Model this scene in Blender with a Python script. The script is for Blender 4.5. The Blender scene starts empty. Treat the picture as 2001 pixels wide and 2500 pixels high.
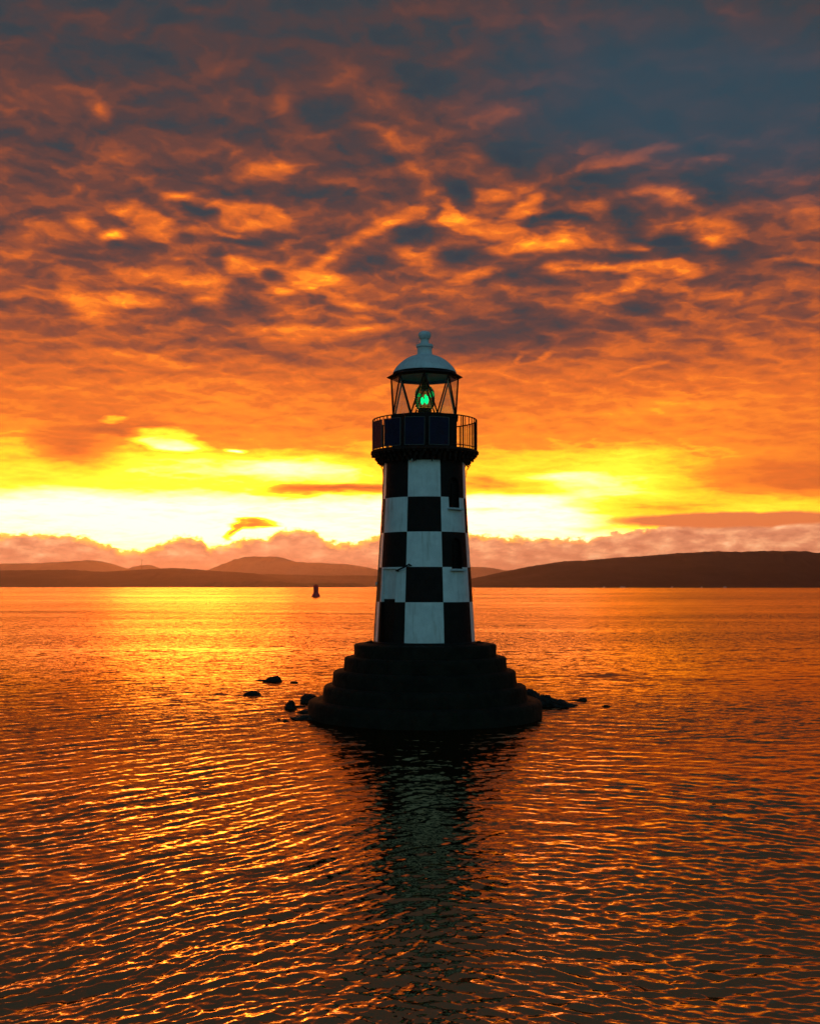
import bpy, bmesh, math, random
import numpy as np
from mathutils import Vector, Matrix

rnd = random.Random(7)
nrng = np.random.default_rng(11)
C = bpy.context.scene.collection
R = math.radians
PI = math.pi

# ------------------------------------------------------------------ camera
CAM_Z = 4.8
TILT = R(3.80)
FPX = 2730.0                      # focal length in pixels of a 2001 px wide frame
cd = bpy.data.cameras.new('camera')
cam = bpy.data.objects.new('camera', cd)
C.objects.link(cam)
cam.location = (0, 0, CAM_Z)
cam.rotation_euler = (PI / 2 + TILT, 0, 0)
cd.sensor_fit = 'HORIZONTAL'
cd.sensor_width = 36
cd.lens = 36 * FPX / 2001
cd.clip_start = 0.2
cd.clip_end = 90000
bpy.context.scene.camera = cam
sc = bpy.context.scene
sc.render.engine = 'CYCLES'
sc.view_settings.view_transform = 'Standard'
sc.view_settings.look = 'None'
sc.view_settings.gamma = 1
sc.view_settings.exposure = 0
sc.view_settings.use_curve_mapping = False
sc.cycles.max_bounces = 6
sc.cycles.glossy_bounces = 3
sc.cycles.transparent_max_bounces = 12
sc.cycles.volume_bounces = 1
sc.cycles.use_denoising = True
sc.cycles.sample_clamp_indirect = 6.0
sc.cycles.caustics_reflective = False
sc.cycles.caustics_refractive = False

def ray(px, py):
    x = (px - 1000.5) / FPX; y = (1250 - py) / FPX
    c, s = math.cos(TILT), math.sin(TILT)
    return Vector((x, c - y * s, s + y * c)).normalized()
def at(px, py, Y):
    d = ray(px, py)
    return Vector((0, 0, CAM_Z)) + d * (Y / d.y)
def on_water(px, py, z=0.0):
    d = ray(px, py)
    return Vector((0, 0, CAM_Z)) + d * ((z - CAM_Z) / d.z)
def azel(px, py):
    d = ray(px, py)
    return math.degrees(math.atan2(d.x, d.y)), math.degrees(math.asin(d.z))

# ------------------------------------------------------------------ node helper
class NT:
    def __init__(s, tree):
        s.t = tree; s.n = tree.nodes; s.l = tree.links
    def node(s, kind, **kw):
        n = s.n.new(kind)
        for k, v in kw.items(): setattr(n, k, v)
        return n
    def set(s, sock, v):
        if isinstance(v, bpy.types.NodeSocket): s.l.new(v, sock)
        elif v is not None: sock.default_value = v
    def m(s, op, a, b=None, c=None, clamp=False):
        n = s.node('ShaderNodeMath', operation=op, use_clamp=clamp)
        s.set(n.inputs[0], a); s.set(n.inputs[1], b)
        if c is not None: s.set(n.inputs[2], c)
        return n.outputs[0]
    def vm(s, op, a, b=None, scale=None):
        n = s.node('ShaderNodeVectorMath', operation=op)
        s.set(n.inputs[0], a); s.set(n.inputs[1], b)
        if scale is not None: s.set(n.inputs['Scale'], scale)
        return n.outputs[0]
    def xyz(s, x, y, z):
        n = s.node('ShaderNodeCombineXYZ')
        for i, v in enumerate((x, y, z)): s.set(n.inputs[i], v)
        return n.outputs[0]
    def sep(s, v):
        n = s.node('ShaderNodeSeparateXYZ'); s.set(n.inputs[0], v); return n.outputs
    def noise(s, vec, scale, detail=4, rough=.5, color=False, dist=0.0, lac=2.0):
        n = s.node('ShaderNodeTexNoise'); s.set(n.inputs['Vector'], vec)
        n.inputs['Scale'].default_value = scale; n.inputs['Detail'].default_value = detail
        n.inputs['Roughness'].default_value = rough; n.inputs['Distortion'].default_value = dist
        n.inputs['Lacunarity'].default_value = lac
        return n.outputs['Color' if color else 'Fac']
    def ramp(s, f, stops, interp='LINEAR'):
        n = s.node('ShaderNodeValToRGB'); cr = n.color_ramp; cr.interpolation = interp
        while len(cr.elements) < len(stops): cr.elements.new(0.5)
        for e, (p, c) in zip(cr.elements, stops):
            e.position = p; e.color = (c, c, c, 1) if isinstance(c, (int, float)) else (*c, 1)
        s.set(n.inputs[0], f); return n.outputs[0]
    def mix(s, f, a, b, blend='MIX'):
        n = s.node('ShaderNodeMix', data_type='RGBA', blend_type=blend)
        s.set(n.inputs[0], f)
        for i, v in ((6, a), (7, b)):
            if isinstance(v, (tuple, list)): v = (*v[:3], 1)
            s.set(n.inputs[i], v)
        return n.outputs[2]
    def maprange(s, v, a, b, c=0.0, d=1.0, smooth=True):
        n = s.node('ShaderNodeMapRange', interpolation_type='SMOOTHSTEP' if smooth else 'LINEAR')
        s.set(n.inputs[0], v)
        for i, q in zip((1, 2, 3, 4), (a, b, c, d)): s.set(n.inputs[i], q)
        return n.outputs[0]

# ------------------------------------------------------------------ sky
SUN_AZ, SUN_EL = -10.5, 4.2        # degrees; behind the cloud, left of the tower
def build_world():
    w = bpy.data.worlds.new('World'); sc.world = w; w.use_nodes = True
    w.cycles.sampling_method = 'MANUAL'; w.cycles.sample_map_resolution = 1024
    t = NT(w.node_tree); t.n.clear()
    out = t.node('ShaderNodeOutputWorld')
    tc = t.node('ShaderNodeTexCoord').outputs['Generated']
    d = t.vm('NORMALIZE', tc)
    dx, dy, dz = t.sep(d)
    az = t.m('MULTIPLY', t.m('ARCTAN2', dx, dy), 180 / PI)
    el = t.m('MULTIPLY', t.m('ARCSINE', dz), 180 / PI)
    elp = t.m('MAXIMUM', el, 0.0)
    # the cloud deck lies on a plane, so its texture shortens towards the horizon
    inv = t.m('DIVIDE', 1.0, t.m('ADD', t.m('MAXIMUM', dz, 0.0), 0.10))
    P = t.xyz(t.m('MULTIPLY', dx, inv), t.m('MULTIPLY', dy, inv), 0.0)
    A = t.xyz(az, el, 0.0)
    # domain warp in degrees, growing with height
    wp = t.noise(P, 2.6, 5, .55, color=True)
    wamp = t.ramp(t.m('DIVIDE', elp, 30.0), [(0, .10), (.15, .25), (.35, .5), (.6, .95), (1, 1.0)])
    wv = t.vm('MULTIPLY', t.vm('SUBTRACT', wp, (.5, .5, .5)), (5.6, 3.8, 0.0))
    W = t.vm('ADD', A, t.vm('SCALE', wv, scale=wamp))
    # brightness by height
    def E(py): return (1431.5 - py) / 2730 * 180 / PI
    prof = [(1432, .97), (1330, 1.0), (1318, 1.03), (1240, 1.03), (1215, .91), (1195, .80), (1130, .765), (1095, .70), (1060, .655),
            (960, .605), (880, .50), (800, .425), (700, .395), (600, .36), (500, .32), (380, .272), (280, .228), (170, .19), (0, .155)]
    stops = [(E(py) / 60, v) for py, v in prof] + [(.62, .16), (.8, .13), (1.0, .10)]
    Wel = t.sep(W)[1]
    base = t.ramp(t.m('DIVIDE', t.m('MAXIMUM', Wel, 0.0), 60.0), stops)
    # away from the glow the deck goes dull
    daz = t.m('ABSOLUTE', t.m('SUBTRACT', az, -4.0))
    away = t.maprange(daz, 22.0, 80.0)
    lowcut = t.maprange(daz, 16.0, 34.0)
    B = t.m('SUBTRACT', base, t.m('MULTIPLY', t.m('MULTIPLY', away, base), .72))
    B = t.m('SUBTRACT', B, t.m('MULTIPLY', lowcut, t.m('MULTIPLY', t.maprange(el, 9.0, 1.0), .28)))
    blobs = BLOBS
    for (cx, cy, rx, ry, rot, wt) in blobs:
        a, e = azel(cx, cy)
        k = .0205 * math.cos(math.hypot(R(a), R(e - 3.8))) * 1.55
        mp = t.node('ShaderNodeMapping', vector_type='TEXTURE')
        t.set(mp.inputs['Vector'], W)
        mp.inputs['Location'].default_value = (a, e, 0)
        mp.inputs['Rotation'].default_value = (0, 0, R(rot))
        mp.inputs['Scale'].default_value = (rx * k, ry * k, 1)
        g = t.node('ShaderNodeTexGradient', gradient_type='SPHERICAL')
        t.set(g.inputs[0], mp.outputs[0])
        B = t.m('MULTIPLY_ADD', g.outputs[1], wt * (1.0 if wt < 0 else 1.12 if cy > 450 else .95), B)
    # cloud relief: lumps of the deck, dull on top and lit from below on the side towards the sun
    inv2 = t.m('DIVIDE', 1.0, t.m('ADD', t.m('MAXIMUM', dz, 0.0), 0.17))
    P2 = t.xyz(t.m('MULTIPLY', dx, inv2), t.m('MULTIPLY', dy, inv2), 0.0)
    w2 = t.noise(P2, 8.0, 6, .62, color=True)
    Pw = t.vm('ADD', P2, t.vm('SCALE', t.vm('SUBTRACT', w2, (.5, .5, .5)), scale=.13))
    def lumps(off):
        p = t.vm('ADD', Pw, off)
        v = t.node('ShaderNodeTexVoronoi', feature='SMOOTH_F1', voronoi_dimensions='2D'); t.set(v.inputs['Vector'], p)
        v.inputs['Scale'].default_value = 10.5; v.inputs['Smoothness'].default_value = .55; v.inputs['Randomness'].default_value = 1.0
        v.inputs['Detail'].default_value = 2.0; v.inputs['Roughness'].default_value = .45; v.inputs['Lacunarity'].default_value = 2.3
        v.normalize = True
        n = t.noise(p, 5.5, 7, .58)
        return t.m('ADD', t.m('MULTIPLY', v.outputs['Distance'], 1.15), t.m('MULTIPLY', n, .75))
    h1 = lumps((0, 0, 0)); h2 = lumps((-.006, .030, 0.0))
    n3 = t.noise(P, 1.4, 3, .5)
    amp = t.ramp(t.m('DIVIDE', elp, 30.0), [(0, .05), (.1, .06), (.2, .075), (.3, .14), (.38, .30), (.48, .47), (.65, .52), (.85, .36), (1, .34)])
    nn = t.m('ADD', t.m('MULTIPLY', t.m('SUBTRACT', h1, .72), .62), t.m('MULTIPLY', t.m('SUBTRACT', h2, h1), 1.3))
    nn = t.m('ADD', nn, t.m('MULTIPLY', t.m('SUBTRACT', n3, .5), .35))
    cap = t.ramp(t.m('DIVIDE', elp, 30.0), [(E(y) / 30, v) for y, v in [(1432, 1.0), (1110, 1.0), (1060, .78), (980, .67), (900, .63), (700, .60), (500, .58), (350, .49), (172, .40), (0, .36)]])
    B = t.m('SMOOTH_MIN', B, cap, .12)
    B = t.m('MULTIPLY_ADD', nn, amp, B)
    st = t.noise(t.vm('MULTIPLY', W, (.10, .85, 1.0)), 1.0, 5, .6)      # streaks low down
    B = t.m('MULTIPLY_ADD', t.m('SUBTRACT', st, .5), t.maprange(el, 13.0, 3.0, 0.0, .17), B)
    B = t.m('MAXIMUM', B, 0.0)
    K = 12.0
    S = lambda r, g, b: (r / K, g / K, b / K)
    col = t.ramp(B, [(0.0, S(.030, .048, .066)), (.12, S(.042, .054, .066)), (.22, S(.086, .052, .053)), (.32, S(.155, .060, .048)),
                     (.42, S(.32, .082, .040)), (.52, S(.62, .128, .030)), (.61, S(.88, .178, .026)), (.69, S(1.2, .32, .026)),
                     (.76, S(2.3, .76, .028)), (.84, S(4.0, 1.15, .05)), (.91, S(5.8, 1.7, .42)), (1.0, S(7.4, 2.3, 1.05))])
    col = t.vm('SCALE', col, scale=K)
    # hidden sun burning through the white band
    core = t.m('EXPONENT', t.m('MULTIPLY', t.m('ADD', t.m('POWER', t.m('DIVIDE', t.m('SUBTRACT', az, SUN_AZ), 4.2), 2.0), t.m('POWER', t.m('DIVIDE', t.m('SUBTRACT', el, 3.2), 2.2), 2.0)), -1.0))
    col = t.vm('MULTIPLY', col, t.vm('ADD', (1.0, 1.0, 1.0), t.vm('SCALE', (1.9, 1.1, .0), scale=t.m('MULTIPLY', core, 1.9))))
    # the clear teal patch, upper right
    a, e = azel(1740, 250)
    mp = t.node('ShaderNodeMapping', vector_type='TEXTURE'); t.set(mp.inputs['Vector'], W)
    mp.inputs['Location'].default_value = (a, e, 0); mp.inputs['Scale'].default_value = (17, 6.0, 1); mp.inputs['Rotation'].default_value = (0, 0, R(-8))
    g = t.node('ShaderNodeTexGradient', gradient_type='SPHERICAL'); t.set(g.inputs[0], mp.outputs[0])
    teal = t.m('MULTIPLY', t.maprange(g.outputs[1], 0.0, .75), .85)
    col = t.mix(teal, col, (.030, .068, .098))
    # warm peach bank of cumulus lying on the horizon
    az2 = t.m('DIVIDE', t.m('ADD', az, 30.0), 60.0)
    pts = [(-400, 1295), (0, 1300), (171, 1302), (215, 1312), (280, 1334), (340, 1345), (372, 1334), (440, 1306), (490, 1308), (508, 1334), (560, 1326), (600, 1313),
           (645, 1312), (700, 1288), (765, 1292), (800, 1320), (860, 1326), (925, 1306), (1040, 1296), (1155, 1302), (1200, 1306), (1300, 1312),
           (1440, 1313), (1490, 1300), (1560, 1294), (1610, 1280), (1700, 1275), (1831, 1270), (2001, 1262), (2400, 1270)]
    hs = []
    for px, py in pts:
        a, e = azel(px, py); hs.append(((a + 30) / 60, e / 4))
    hh = t.m('MULTIPLY', t.ramp(az2, hs), 4.0)
    bn = t.noise(t.vm('MULTIPLY', A, (1.0, 1.7, 1)), 1.7, 8, .60)
    edge = t.m('SUBTRACT', t.m('ADD', hh, t.m('MULTIPLY', t.m('SUBTRACT', bn, .5), .95)), el)
    bank = t.maprange(edge, -.05, .14)
    rim = t.maprange(edge, .02, .40, 1.0, 0.0)
    bn2 = t.noise(t.vm('MULTIPLY', A, (1.0, 2.4, 1)), .9, 6, .58)
    bcol = t.ramp(bn2, [(.30, (.62, .20, .10)), (.48, (.82, .30, .15)), (.62, (1.05, .46, .22)), (.75, (1.25, .68, .36))])
    glow = t.m('MULTIPLY', rim, t.maprange(az, 12.0, 2.0, .12, .85))
    bcol = t.mix(glow, bcol, (2.2, .85, .06))
    bcol = t.mix(t.maprange(el, 1.9, .3), bcol, (.62, .215, .115))
    bcol = t.vm('SCALE', bcol, scale=t.m('SUBTRACT', 1.0, t.m('MULTIPLY', away, .9)))
    col = t.mix(bank, col, bcol)
    # flat coral cloud lying over the bank on the right
    a, e = azel(1740, 1269)
    def flat(px, py, rx, ry, c, soft):
        nonlocal col
        a, e = azel(px, py)
        mp = t.node('ShaderNodeMapping', vector_type='TEXTURE')
        fw = t.vm('ADD', A, t.vm('MULTIPLY', t.vm('SUBTRACT', t.noise(A, .5, 4, .6, color=True), (.5, .5, .5)), (1.6, .35, 0)))
        t.set(mp.inputs['Vector'], fw); mp.inputs['Location'].default_value = (a, e, 0)
        mp.inputs['Scale'].default_value = (rx * .0205, ry * .0205, 1)
        g = t.node('ShaderNodeTexGradient', gradient_type='SPHERICAL'); t.set(g.inputs[0], mp.outputs[0])
        col = t.mix(t.maprange(g.outputs[1], 0.0, soft), col, c)
    flat(1790, 1268, 350, 22, (.84, .215, .065), .35)
    bgc = t.node('ShaderNodeBackground'); t.set(bgc.inputs[0], col); bgc.inputs[1].default_value = 1.0
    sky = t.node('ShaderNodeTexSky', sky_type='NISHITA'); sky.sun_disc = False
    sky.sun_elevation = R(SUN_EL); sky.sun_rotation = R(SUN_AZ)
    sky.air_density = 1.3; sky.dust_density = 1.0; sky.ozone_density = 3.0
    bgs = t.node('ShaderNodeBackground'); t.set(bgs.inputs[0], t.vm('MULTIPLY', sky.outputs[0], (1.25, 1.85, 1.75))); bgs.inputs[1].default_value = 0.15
    # breaks in the deck open up away from the glow
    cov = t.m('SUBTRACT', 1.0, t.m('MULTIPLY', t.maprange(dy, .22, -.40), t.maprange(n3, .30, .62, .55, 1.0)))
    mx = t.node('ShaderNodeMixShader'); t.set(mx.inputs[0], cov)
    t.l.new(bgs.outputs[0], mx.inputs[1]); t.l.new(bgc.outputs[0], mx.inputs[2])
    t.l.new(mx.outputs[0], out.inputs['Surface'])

# (x, y, half width, half height, tilt, brightness) of single clouds, as directions
BLOBS = [
 (223,252,40,25,-30,.30),(685,257,60,38,-40,.20),(826,208,62,32,10,.15),(938,247,50,34,-20,.14),(301,355,40,15,0,.14),
 (646,427,62,18,8,.22),(705,418,30,12,0,.15),(938,340,60,20,-10,.2),(369,549,58,28,-28,.42),(300,520,30,16,-30,.2),(471,495,42,20,-5,.3),
 (588,520,78,28,2,.45),(670,530,52,20,-20,.35),(257,564,35,12,5,.3),(189,530,32,16,-10,.25),(476,581,42,12,0,.28),(573,583,32,12,-5,.25),
 (432,690,100,32,-5,.40),(306,744,62,20,-5,.45),(204,744,46,35,-20,.25),(598,656,75,18,5,.4),(768,671,92,24,-5,.35),(812,617,28,22,60,.25),
 (700,720,42,10,0,.3),(792,714,46,12,-10,.3),(870,744,46,15,-15,.25),(720,814,135,13,-3,.22),(880,802,95,13,5,.22),
 (257,870,115,14,-4,.16),(380,890,82,12,-10,.16),(919,549,92,20,18,.28),(700,590,40,10,0,.1),
 (491,525,38,22,0,-.36),(525,651,26,26,-30,-.26),(282,598,125,22,0,-.16),(598,598,115,15,3,-.2),(680,676,52,15,-8,-.3),
 (919,632,60,36,-10,-.2),(588,734,75,24,0,-.16),(452,768,105,24,-5,-.14),(817,272,90,34,0,-.14),(330,240,110,60,0,-.05),(600,330,150,50,0,-.06),
 (940,380,60,25,-20,-.12),(720,480,110,25,0,-.10),
 (1190,574,112,21,-14,.50),(1090,540,50,17,-40,.40),(1110,555,40,14,-40,.15),(1195,491,62,17,-10,.38),(1302,540,64,18,28,.38),(1141,369,36,25,-30,.22),
 (1233,247,62,22,10,.2),(1501,423,92,24,16,.38),(1440,430,45,14,20,.12),(1642,360,64,14,10,.3),(1745,403,52,14,0,.28),(1647,496,72,19,-20,.26),
 (1720,574,72,28,0,.26),(1341,608,115,17,8,.32),(1404,656,62,12,0,.35),(1535,647,72,13,0,.30),(1647,642,62,12,-10,.38),(1696,661,52,12,0,.3),
 (1530,695,28,14,0,.32),(1049,627,72,22,0,.26),(1165,686,62,12,8,.28),(1462,729,64,12,0,.25),(1540,600,28,12,0,.25),(1480,530,110,12,5,.15),
 (1015,490,30,30,60,.2),(1000,420,40,25,-30,.15),(1010,300,60,30,-20,.12),
 (1097,476,58,26,-38,-.34),(1029,574,52,40,-25,-.32),(1141,642,64,22,0,-.32),(1370,559,74,13,0,-.36),(1535,545,32,32,-30,-.32),
 (1608,598,100,17,-12,-.38),(1487,476,112,26,5,-.30),(1754,462,85,35,-10,-.28),(1292,686,115,15,0,-.2),(1146,817,165,40,8,-.24),(1290,850,200,30,8,-.12),(560,850,200,24,-4,-.08),(1500,1268,240,45,0,-.10),
 (1550,754,62,12,0,-.2),(1268,345,120,50,0,-.20),(1430,300,160,60,-5,-.16),(1470,625,80,12,0,-.2),(1260,400,60,40,-40,-.18),(1060,215,60,30,-10,-.15),
 (1800,620,60,60,0,-.18),(1380,790,150,30,5,-.1),
 (413,1073,78,18,-6,.42),(574,1094,24,6,0,.3),(282,1022,26,7,5,.25),(500,1150,280,40,0,.10),(700,1133,110,34,0,.14),(841,1150,80,28,0,.08),
 (189,1100,90,45,-10,-.16),(744,1197,100,13,4,-.34),(900,1196,90,12,0,-.26),(282,1048,110,13,3,-.16),(1000,1100,120,20,0,.05),
 (1330,1268,110,22,0,.16),(1535,1180,150,50,0,.10),(1361,1168,110,16,0,.12),(1240,1225,120,16,0,.14),(1200,1247,60,6,0,-.12),
 (1195,1180,110,16,-3,-.10),(1950,1200,330,130,0,-.20),(1560,1235,160,16,0,-.14),(1640,1255,200,50,0,-.16),(1480,1290,130,16,0,-.05),(1720,1090,200,50,0,.04),
 (569,1294,26,9,45,-.55),(612,1277,40,10,0,-.66),(661,1282,22,6,0,-.24),(930,950,36,12,20,.2),(1340,872,22,6,25,.2),(1272,880,14,6,50,.18),(1570,895,60,6,15,.14),
 (1660,990,200,24,0,.08),(230,1000,110,45,0,-.04),(560,980,300,40,0,.03)]
build_world()

sd = bpy.data.lights.new('sun', 'SUN')
sd.energy = 0.06; sd.angle = R(9); sd.color = (1.0, .38, .07)
sun = bpy.data.objects.new('sun', sd); C.objects.link(sun)
sdir = Vector((math.sin(R(SUN_AZ)) * math.cos(R(SUN_EL)), math.cos(R(SUN_AZ)) * math.cos(R(SUN_EL)), math.sin(R(SUN_EL))))
sun.rotation_euler = sdir.to_track_quat('Z', 'Y').to_euler()
# ------------------------------------------------------------------ object helpers
def put(o, **kw):
    for k, v in kw.items(): o[k] = v
    return o
def empty(name, loc, label, cat, group=None):
    o = bpy.data.objects.new(name, None); C.objects.link(o); o.location = loc
    put(o, label=label, category=cat)
    if group: o['group'] = group
    return o
def mesh_obj(name, me, mats, parent=None, loc=None):
    o = bpy.data.objects.new(name, me); C.objects.link(o)
    for m in (mats if isinstance(mats, (list, tuple)) else [mats]): me.materials.append(m)
    if parent: o.parent = parent
    if loc is not None: o.location = loc
    return o
def from_bm(name, bm, mats, parent=None, loc=None, smooth=False, angle=None):
    me = bpy.data.meshes.new(name)
    bmesh.ops.recalc_face_normals(bm, faces=bm.faces)
    bm.to_mesh(me); bm.free()
    if smooth:
        me.polygons.foreach_set('use_smooth', [True] * len(me.polygons))
        if angle:
            me.set_sharp_from_angle(angle=R(angle))
    return mesh_obj(name, me, mats, parent, loc)
def box(bm, c, s, rot=None, mi=0):
    M = Matrix.Translation(Vector(c))
    if rot is not None: M = M @ rot
    M = M @ Matrix.Diagonal((*s, 1))
    v = bmesh.ops.create_cube(bm, size=1, matrix=M)['verts']
    for f in {f for q in v for f in q.link_faces}: f.material_index = mi
def tube(bm, pts, r, n=8, r2=None):
    pts = [Vector(p) for p in pts]; rings = []
    for i, p in enumerate(pts):
        a = pts[max(i - 1, 0)]; b = pts[min(i + 1, len(pts) - 1)]
        d = (b - a).normalized()
        u = d.orthogonal().normalized() if abs(d.z) > .95 else d.cross(Vector((0, 0, 1))).normalized()
        w = d.cross(u)
        rr = r if r2 is None else r + (r2 - r) * i / (len(pts) - 1)
        rings.append([bm.verts.new(p + (u * math.cos(2 * PI * k / n) + w * math.sin(2 * PI * k / n)) * rr) for k in range(n)])
    for a, b in zip(rings, rings[1:]):
        for k in range(n): bm.faces.new((a[k], a[(k + 1) % n], b[(k + 1) % n], b[k]))
    bm.faces.new(rings[0][::-1]); bm.faces.new(rings[-1])
def lathe(bm, prof, n=48, a0=0.0, fn=None, caps=True, mi=0):
    rings = []
    for r, z in prof:
        ring = []
        for k in range(n):
            a = a0 + 2 * PI * k / n
            rr = r + (fn(a, r, z) if fn else 0)
            ring.append(bm.verts.new((rr * math.sin(a), -rr * math.cos(a), z)))
        rings.append(ring)
    for a, b in zip(rings, rings[1:]):
        for k in range(n):
            f = bm.faces.new((a[k], a[(k + 1) % n], b[(k + 1) % n], b[k])); f.material_index = mi
    if caps:
        bm.faces.new(rings[0][::-1]); bm.faces.new(rings[-1])
from mathutils import noise as mn
def fb(x, y, z=0.0, o=4):
    return mn.fractal(Vector((x, y, z)), 1.0, 2.0, o)

# ------------------------------------------------------------------ materials
def material(name, col, rough=.6, metal=0.0, vary=.25, scale=6.0, bump=.3, bscale=30.0, spec=.5, streak=0.0, stain=None, bdist=.01):
    m = bpy.data.materials.new(name); m.use_nodes = True
    t = NT(m.node_tree); bs = t.n['Principled BSDF']
    co = t.node('ShaderNodeTexCoord').outputs['Object']
    n = t.noise(co, scale, 5, .6)
    dark = tuple(c * (1 - vary) for c in col); light = tuple(min(1, c * (1 + vary)) for c in col)
    c = t.mix(t.maprange(n, .3, .7), dark, light)
    if streak:
        s = t.noise(t.vm('MULTIPLY', co, (7.0, 7.0, .55)), 1.0, 5, .65)
        c = t.mix(t.m('MULTIPLY', t.maprange(s, .52, .74), streak), c, stain or (.10, .05, .03))
    t.set(bs.inputs['Base Color'], c)
    bs.inputs['Metallic'].default_value = metal
    t.set(bs.inputs['Roughness'], t.maprange(t.noise(co, scale * 3, 3, .6), .3, .7, max(.02, rough - .1), min(1, rough + .1)))
    bs.inputs['Specular IOR Level'].default_value = spec
    if bump:
        b = t.node('ShaderNodeBump'); b.inputs['Strength'].default_value = bump; b.inputs['Distance'].default_value = bdist
        t.set(b.inputs['Height'], t.noise(co, bscale, 6, .65)); t.l.new(b.outputs[0], bs.inputs['Normal'])
    return m
M_white = material('white_paint', (.72, .74, .74), .42, vary=.10, scale=2.6, bump=.6, bscale=16, streak=.6, stain=(.36, .32, .27))
M_black = material('black_paint', (.007, .006, .006), .6, vary=.3, scale=2.5, bump=.35, bscale=14, spec=.12)
M_dome = material('grey_dome_paint', (.60, .63, .64), .5, vary=.10, scale=3, bump=.25, bscale=25, streak=.35, stain=(.22, .17, .13))
M_iron = material('black_iron', (.009, .008, .008), .55, vary=.4, scale=8, bump=.3, bscale=40, spec=.15)
M_rust = material('rusty_iron', (.020, .009, .007), .75, vary=.5, scale=8, bump=.5, bscale=30, spec=.2)
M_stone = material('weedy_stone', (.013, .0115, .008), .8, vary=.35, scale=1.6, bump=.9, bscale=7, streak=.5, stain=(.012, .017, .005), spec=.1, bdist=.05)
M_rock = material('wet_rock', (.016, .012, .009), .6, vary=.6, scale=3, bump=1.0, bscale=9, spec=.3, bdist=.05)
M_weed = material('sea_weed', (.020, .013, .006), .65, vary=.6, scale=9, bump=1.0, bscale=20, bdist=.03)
M_cell = material('solar_cell', (.004, .006, .030), .3, vary=.25, scale=3, bump=0, spec=.08)
M_alu = material('dull_aluminium', (.075, .075, .075), .5, metal=.1, vary=.15, scale=8, bump=.1)
M_sill = material('window_sill_paint', (.55, .57, .58), .5, vary=.1, scale=8, bump=.2)
M_red = material('red_buoy_paint', (.55, .010, .02), .5, vary=.3, scale=1.2, bump=.1)
M_glassdark = material('dark_window_glass', (.006, .006, .006), .35, vary=.3, scale=3, bump=0, spec=.1)
M_lime = material('white_fitting', (.62, .62, .60), .5, vary=.1, bump=0)
M_hwall = material('pale_house_wall', (.45, .43, .40), .8, vary=.1, scale=.2, bump=0)
M_hroof = material('slate_roof', (.06, .06, .065), .8, vary=.2, scale=.2, bump=0)
def glass_mat(name, tint, mixv, rough=.03):
    m = bpy.data.materials.new(name); m.use_nodes = True
    t = NT(m.node_tree); t.n.clear()
    out = t.node('ShaderNodeOutputMaterial'); tr = t.node('ShaderNodeBsdfTransparent'); tr.inputs[0].default_value = (*tint, 1)
    gl = t.node('ShaderNodeBsdfGlossy'); gl.inputs['Roughness'].default_value = rough
    fr = t.node('ShaderNodeFresnel'); fr.inputs[0].default_value = 1.45
    co = t.node('ShaderNodeTexCoord').outputs['Object']
    f = t.m('MULTIPLY', fr.outputs[0], mixv)
    f = t.m('MULTIPLY', f, t.maprange(t.noise(co, 3.0, 3), .3, .7, .8, 1.2))
    ms = t.node('ShaderNodeMixShader'); t.set(ms.inputs[0], f)
    t.l.new(tr.outputs[0], ms.inputs[1]); t.l.new(gl.outputs[0], ms.inputs[2]); t.l.new(ms.outputs[0], out.inputs[0])
    return m
M_pane = glass_mat('lantern_glass', (.93, .95, .94), .22)
M_lens = glass_mat('lens_glass', (.52, .66, .52), 1.6, .08)
def emit_mat(name, col, s):
    m = bpy.data.materials.new(name); m.use_nodes = True
    t = NT(m.node_tree); bs = t.n['Principled BSDF']
    co = t.node('ShaderNodeTexCoord').outputs['Object']
    c = t.mix(t.maprange(t.noise(co, 30, 3), .35, .65), tuple(q * .45 for q in col), col)
    t.set(bs.inputs['Emission Color'], c); bs.inputs['Emission Strength'].default_value = s
    bs.inputs['Base Color'].default_value = (.02, .2, .08, 1)
    return m
M_green = emit_mat('green_lamp_glow', (.0, .95, .30), 3.2)
M_green2 = emit_mat('green_lamp_dim', (.0, .55, .13), 1.1)

# ------------------------------------------------------------------ air
def build_haze():
    bm = bmesh.new(); box(bm, (0, 0, 148.5), (34000, 34000, 303))
    m = bpy.data.materials.new('haze_air'); m.use_nodes = True
    t = NT(m.node_tree); t.n.clear()
    out = t.node('ShaderNodeOutputMaterial'); v = t.node('ShaderNodeVolumePrincipled')
    v.inputs['Color'].default_value = (.96, .82, .78, 1); v.inputs['Density'].default_value = HAZE
    v.inputs['Anisotropy'].default_value = .83
    t.l.new(v.outputs[0], out.inputs['Volume'])
    o = from_bm('haze', bm, m); put(o, kind='stuff', label='warm evening haze over the firth')
HAZE = .29e-4
build_haze()

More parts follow.
